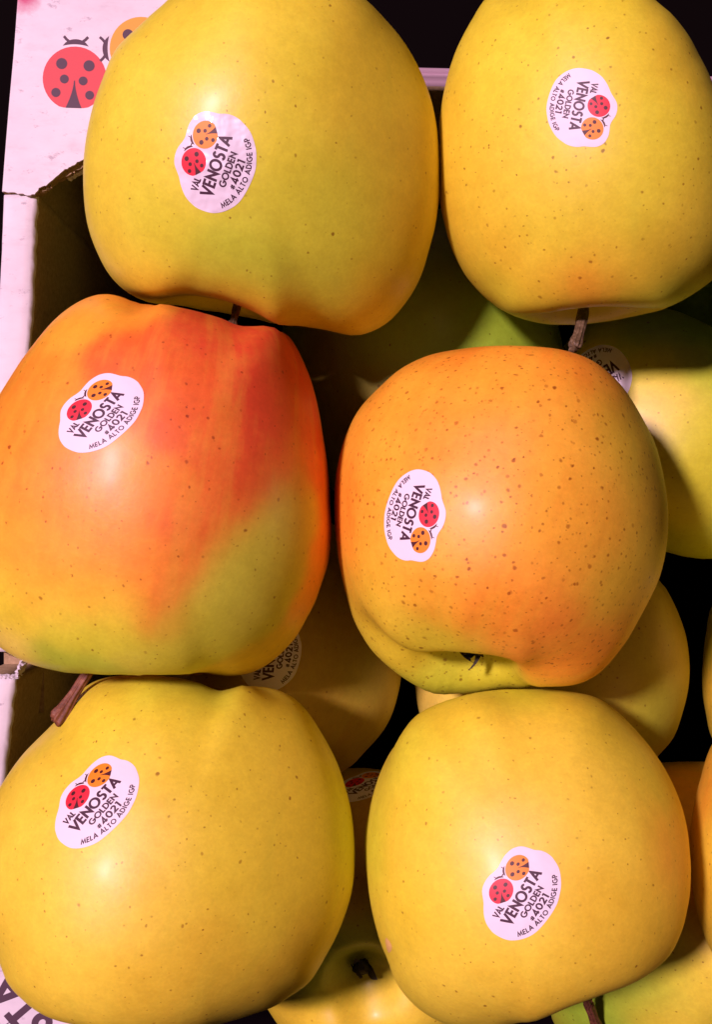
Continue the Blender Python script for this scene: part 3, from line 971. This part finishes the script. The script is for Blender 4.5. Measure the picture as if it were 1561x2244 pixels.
b4 = make_apple('dim olive apple in the shade beneath the golden orange speckled apple, rounded right side showing', 1212, 1440, ZL,
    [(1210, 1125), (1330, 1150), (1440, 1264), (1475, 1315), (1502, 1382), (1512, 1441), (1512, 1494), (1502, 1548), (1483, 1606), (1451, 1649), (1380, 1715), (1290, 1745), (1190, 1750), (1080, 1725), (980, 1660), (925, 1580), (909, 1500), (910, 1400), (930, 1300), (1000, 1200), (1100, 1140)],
    (.3, .8, .0), 30, 115, [(1400, 1450, (.48, .43, .04)), (1450, 1350, (.52, .38, .035)), (1480, 1420, (.52, .38, .035)), (1440, 1560, (.42, .44, .035)), (1400, 1600, (.42, .44, .035)), (1350, 1500, (.48, .43, .04)), (930, 1530, 'YP')], group=LO, back='YG', nu=160, nv=120)  # skin dulled to paint in shade; pale left patch stands for light
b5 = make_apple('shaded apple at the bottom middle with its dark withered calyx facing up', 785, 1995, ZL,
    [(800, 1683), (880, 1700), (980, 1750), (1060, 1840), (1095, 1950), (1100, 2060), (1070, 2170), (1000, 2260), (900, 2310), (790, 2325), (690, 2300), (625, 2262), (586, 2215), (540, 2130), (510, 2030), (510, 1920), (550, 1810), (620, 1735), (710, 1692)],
    (-.03, .24, -.97), 14, 127, [(740, 2090, 'GG'), (700, 2150, 'G'), (780, 2080, 'YG'), (850, 2200, 'YW'), (900, 2230, 'YW'), (750, 2220, 'YO'), (650, 2230, 'YO'), (780, 1850, 'B'), (760, 1950, 'B'), (800, 1760, 'B'), (760, 2110, 'G')], group=LO, back='YO', nu=160, nv=120, calyx=True, lobes=.8, dens=.6, big=1.2)  # brown upper side is shade painted into the tint
_e1, _e2 = np.array([.083, -.04]), np.array([-.072, -.026])
_c = np.array([778, 1713]) - _e1 * -87 - _e2 * 288
add_sticker(b5, {k: tuple(_c + _e1 * k[0] + _e2 * k[1]) for k in ((-300, 0), (0, 0), (-300, -306), (-200, -500), (400, -200), (-100, 100), (200, -100))})
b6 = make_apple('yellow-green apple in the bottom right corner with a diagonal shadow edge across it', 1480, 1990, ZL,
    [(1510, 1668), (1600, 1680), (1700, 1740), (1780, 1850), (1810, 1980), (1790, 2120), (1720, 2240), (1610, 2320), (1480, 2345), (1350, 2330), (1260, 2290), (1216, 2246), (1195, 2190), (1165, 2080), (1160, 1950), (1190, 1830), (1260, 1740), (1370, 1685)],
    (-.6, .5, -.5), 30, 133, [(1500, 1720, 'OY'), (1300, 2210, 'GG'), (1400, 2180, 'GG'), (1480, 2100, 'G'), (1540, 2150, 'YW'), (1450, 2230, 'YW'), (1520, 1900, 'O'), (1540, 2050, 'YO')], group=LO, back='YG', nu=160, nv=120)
b7 = make_apple('dim yellow sliver of an apple at the right edge, above the bright orange-yellow one', 1850, 1475, ZL + .008,
    [(1561, 1328), (1546, 1400), (1540, 1470), (1540, 1510), (1547, 1561), (1562, 1618), (1620, 1710), (1720, 1780), (1850, 1790), (1980, 1760), (2080, 1680), (2140, 1560), (2150, 1420), (2090, 1290), (1980, 1200), (1850, 1170), (1720, 1190), (1620, 1240)],
    (.1, .9, .1), 0, 141, [(1555, 1400, 'YG'), (1555, 1500, 'YO'), (1600, 1450, 'YW')], group=LO, back='YG', nu=128, nv=96)
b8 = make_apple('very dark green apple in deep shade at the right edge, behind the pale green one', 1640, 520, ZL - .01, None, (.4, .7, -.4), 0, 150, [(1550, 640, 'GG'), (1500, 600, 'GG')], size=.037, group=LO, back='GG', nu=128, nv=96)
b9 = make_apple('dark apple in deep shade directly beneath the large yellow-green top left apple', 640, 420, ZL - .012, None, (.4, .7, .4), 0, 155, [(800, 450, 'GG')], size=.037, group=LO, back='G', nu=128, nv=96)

# ------------------------------------------------------------------ crate
ZT = -0.022                    # top of the crate's sides


def slab(name, poly, z, th, mats, parent, jag=None, zfun=None):
    """card cut to a polygon (photo places on plane z), thickness th; top mat 0, underside and edge mat 1"""
    n = len(poly)
    V, F, mi = [], [], []
    for dz in (0, -0.0006, -th):
        for i, (x, y) in enumerate(poly):
            p = at(x, y, z)
            V.append((p.x, p.y, z + dz + (zfun(x, y) if zfun else 0)))
    F.append(tuple(range(n))[::-1])
    mi.append(0)
    for i in range(n):
        j = (i + 1) % n
        F.append((i, j, n + j, n + i))
        mi.append(0)
        F.append((n + i, n + j, 2 * n + j, 2 * n + i))
        mi.append(1)
    F.append(tuple(range(2 * n, 3 * n)))
    mi.append(1)
    me = mesh(name, V, F, mats, smooth=False, mi=mi)
    bm_fix(me)
    return link(name, me, parent)


def bm_fix(me):
    import bmesh
    bm = bmesh.new()
    bm.from_mesh(me)
    bmesh.ops.triangulate(bm, faces=[f for f in bm.faces if len(f.verts) > 4])
    bmesh.ops.recalc_face_normals(bm, faces=bm.faces)
    bm.to_mesh(me)
    bm.free()


crate = link('fruit_crate', None, None, (0, 0, -0.15))
crate_off = Vector((0, 0, -0.15))
tag(crate, 'white printed cardboard crate with torn brown inner edge, holding all the apples', 'crate')


def onto_crate(o):
    o.location = -crate_off
    return o


def jagged(pts, amp, n, seed=1):
    r = random.Random(seed)
    out = []
    for i in range(len(pts) - 1):
        (x0, y0), (x1, y1) = pts[i], pts[i + 1]
        for k in range(n):
            u = k / n
            out.append((x0 + (x1 - x0) * u + r.uniform(-amp, amp) * (k > 0), y0 + (y1 - y0) * u + r.uniform(-amp, amp) * (k > 0)))
    return out


# left side: folded card, a tube-like rim with soft inner edge, then the inner face going down
def side_panel(name, ys, xin, xout, zt=ZT, parent=None):
    V, F, mi = [], [], []
    prof = [(-1, -0.120), (-1, -0.0010), (-.93, -0.0002), (-.80, 0), (-.3, 0.0001), (.3, 0.0), (.70, -0.0002), (.86, -0.0007), (.95, -0.0018), (1, -0.0036), (1.02, -0.010), (1.02, -0.120)]
    n = len(prof)
    r = random.Random(5)
    for y in ys:
        a, b = xout(y), xin(y)
        pa, pb = at(a, y, zt), at(b, y, zt)
        for k, (u, dz) in enumerate(prof):
            x = pa.x + (pb.x - pa.x) * (u + 1) / 2
            j = r.uniform(-.0002, .0002) if k > 5 and k < 10 else 0
            V.append((x + j, pa.y, zt + dz + (r.uniform(-.0001, .0001) if 0 < k < 9 else 0)))
    m = len(ys)
    for i in range(m - 1):
        for k in range(n - 1):
            F.append((i * n + k, i * n + k + 1, (i + 1) * n + k + 1, (i + 1) * n + k))
            mi.append(0 if k < 8 else 1)
    F.append(tuple(range(n)))
    F.append(tuple(range((m - 1) * n, m * n))[::-1])
    mi += [1, 1]
    me = mesh(name, V, F, [M_CARD, M_KRAFT], mi=mi)
    bm_fix(me)
    return onto_crate(link(name, me, parent))


def xin(y):
    return np.interp(y, [400, 500, 700, 800, 1420, 1500, 1750, 2400], [84, 78, 70, 62, 38, 34, 5, -40])


def xout(y):
    return np.interp(y, [400, 560, 700, 1000, 1500, 2400], [6, 0, -8, -25, -60, -110])


side_panel('side_panel', list(np.linspace(427, 1428, 60)), xin, xout, parent=crate)
side_panel('side_panel', list(np.linspace(-120, 440, 30)), lambda y: xin(max(y, 400)) - (y - 400) * .05, lambda y: xout(max(y, 400)) - min(0, y - 400) * .09 + 3, ZT - .0025, parent=crate)
side_panel('side_panel', list(np.linspace(1484, 2300, 50)), xin, xout, parent=crate)
# lower wall that shows through the slot between the two
V = [(at(-60, 1300, ZT).x, at(0, 1300, ZT).y, -0.045), (at(36, 1300, ZT).x, at(0, 1300, ZT).y, -0.045), (at(36, 1600, ZT).x, at(0, 1600, ZT).y, -0.045), (at(-60, 1600, ZT).x, at(0, 1600, ZT).y, -0.045)]
V += [(x, y, -0.13) for x, y, z in V]
onto_crate(link('slot_wall', mesh('slot_wall', V, [(0, 1, 2, 3), (0, 4, 5, 1), (1, 5, 6, 2), (2, 6, 7, 3), (3, 7, 4, 0)], [M_KRAFT], smooth=False), crate))

# torn lips round the slot
r = random.Random(3)


def crumple(name, x0, y0, x1, y1, w, z, mat, seed, h=.0012, n=14):
    rr = random.Random(seed)
    V, F = [], []
    m = 6
    for i in range(n):
        u = i / (n - 1)
        cx_, cy_ = x0 + (x1 - x0) * u, y0 + (y1 - y0) * u
        d = np.array([x1 - x0, y1 - y0], float)
        d /= np.linalg.norm(d)
        nn = np.array([-d[1], d[0]])
        for k in range(m):
            t = k / (m - 1) * 2 - 1
            x = cx_ + nn[0] * w * t / 2 * rr.uniform(.6, 1.25) + rr.uniform(-2, 2)
            y = cy_ + nn[1] * w * t / 2 * rr.uniform(.6, 1.25) + rr.uniform(-2, 2)
            p = at(x, y, z)
            V.append((p.x, p.y, z + h * (1 - t * t) * rr.uniform(.2, 1.2) - abs(t) * .0006))
    for i in range(n - 1):
        for k in range(m - 1):
            F.append((i * m + k, i * m + k + 1, (i + 1) * m + k + 1, (i + 1) * m + k))
    me = mesh(name, V, F, [mat], smooth=False)
    o = onto_crate(link(name, me, crate))
    sol = o.modifiers.new('thickness', 'SOLIDIFY')
    sol.thickness = 0.0004
    return o


crumple('torn_edge', -20, 1484, 40, 1483, 10, ZT - .0008, M_CARD, 8)
crumple('torn_edge', 52, 1450, 36, 1482, 18, ZT - .004, M_CARD, 9, .002)
crumple('torn_edge', -10, 1415, 46, 1440, 14, ZT - .003, M_KRAFT, 10, .002)

# corner piece at the top left with the ladybird print
tear = [(4, 420), (20, 421), (45, 424), (62, 428), (75, 426), (84, 412), (100, 407), (118, 391), (138, 374), (155, 365), (168, 355), (185, 347), (215, 335), (262, 318)]
tj = jagged(tear, 1.6, 4, 4) + [(262, 318)]
flap_poly = [(44, -90), (38, 0), (30, 110), (19, 230), (10, 340)] + tj + [(275, 250), (300, 120), (390, 60), (470, -10), (520, -90)]
flap = onto_crate(slab('corner_flap', flap_poly, ZT + .0012, .0035, [M_CARD, M_KRAFT], crate))
kraft_line = [(62, 430), (80, 428), (95, 420), (112, 402), (135, 391), (158, 378), (172, 372), (192, 358), (225, 345), (262, 330)]
kj = jagged(kraft_line, 2.6, 4, 6)
kp = [(20, 424)] + kj + [(262, 300), (150, 340), (90, 395)]
onto_crate(slab('torn_kraft_layer', kp, ZT - .0006, .002, [M_KRAFT, M_KRAFT], crate))
crumple('torn_scrap', 86, 420, 112, 408, 9, ZT - .0002, M_KRAFT, 21, .0008, 8)
crumple('torn_scrap', 150, 392, 186, 372, 9, ZT - .0024, M_CARD, 22, .0012, 8)

def print_on(Fl, name, mats, z, f, parent):
    V = []
    for x, y, l in Fl.v:
        px, py = f(x, y)
        p = at(px, py, z)
        V.append((p.x, p.y, z + l * 0.00004))
    me = mesh(name, V, Fl.f, mats, smooth=False, mi=Fl.m)
    for p_ in me.polygons:
        pass
    return link(name, me, parent)


zf = ZT + .0012
FR, FO = Flat(), Flat()
ladybird(FR, 163, -172, 70, 88, 1.0, feeler=.085)
ladybird(FO, 309, -106, 69, 181, 1.0, feeler=.085)
print_on(FR, 'red_ladybird_print', [M_CRED, M_CINK], zf, lambda x, y: (x, -y), flap)
print_on(FO, 'yellow_ladybird_print', [M_CYEL, M_CINK], zf, lambda x, y: (x, -y), flap)

# bottom left corner piece with the big name
flap2 = onto_crate(slab('corner_flap', [(-60, 2060), (20, 2062), (90, 2120), (180, 2190), (230, 2330), (-60, 2330)], ZT + .0012, .003, [M_CARD, M_KRAFT], crate))
FT = Flat()
e1, up = np.array([-.65, -.76]), np.array([-.76, .65])


def big(x, y):
    p = np.array([50, 2216]) + e1 * x + up * y
    return (p[0], -p[1])


FT.text('VENOSTA', lambda x, y: big(x - 109, y), 72, 15, layer=1.0, total=383, maxseg=30)
for k in range(7):
    V_, Q_ = stroke_strip([(-38 + k * 6.5, 38), (-36 + k * 6.5, 54)], 2.0, 30)
    FT.add([big(*p) for p in V_], Q_, 1.0, 0)
print_on(FT, 'lettering', [M_CINK], zf, lambda x, y: (x, -y), flap2)

# far side of the crate: rim with a rounded bright edge
zb = -0.034


M_RIM = flat('shade_dimmed_rim_card', (0.40, 0.27, 0.33), 0.35)  # far rim's card colour dimmed to paint in the shade there


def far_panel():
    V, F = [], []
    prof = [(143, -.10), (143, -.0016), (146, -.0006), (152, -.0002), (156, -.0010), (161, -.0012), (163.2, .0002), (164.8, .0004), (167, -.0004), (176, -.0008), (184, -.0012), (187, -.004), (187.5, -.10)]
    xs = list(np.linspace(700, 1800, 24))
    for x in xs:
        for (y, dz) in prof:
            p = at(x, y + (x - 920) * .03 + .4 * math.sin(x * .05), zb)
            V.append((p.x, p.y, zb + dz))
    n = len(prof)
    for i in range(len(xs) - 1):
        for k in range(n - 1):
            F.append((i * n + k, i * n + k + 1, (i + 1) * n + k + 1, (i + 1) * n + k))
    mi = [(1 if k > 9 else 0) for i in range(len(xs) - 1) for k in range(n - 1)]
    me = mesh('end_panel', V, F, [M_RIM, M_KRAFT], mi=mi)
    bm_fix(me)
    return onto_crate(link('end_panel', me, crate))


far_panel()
# crate floor and the dark paper tray
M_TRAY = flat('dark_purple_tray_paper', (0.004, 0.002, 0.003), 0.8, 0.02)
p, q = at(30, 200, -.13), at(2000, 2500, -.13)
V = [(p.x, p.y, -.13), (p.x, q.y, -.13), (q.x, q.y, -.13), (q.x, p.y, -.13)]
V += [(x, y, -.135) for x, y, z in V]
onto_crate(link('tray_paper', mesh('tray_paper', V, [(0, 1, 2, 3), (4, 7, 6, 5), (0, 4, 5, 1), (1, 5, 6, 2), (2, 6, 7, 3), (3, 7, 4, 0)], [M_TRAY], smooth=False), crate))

# dark display surface below and around
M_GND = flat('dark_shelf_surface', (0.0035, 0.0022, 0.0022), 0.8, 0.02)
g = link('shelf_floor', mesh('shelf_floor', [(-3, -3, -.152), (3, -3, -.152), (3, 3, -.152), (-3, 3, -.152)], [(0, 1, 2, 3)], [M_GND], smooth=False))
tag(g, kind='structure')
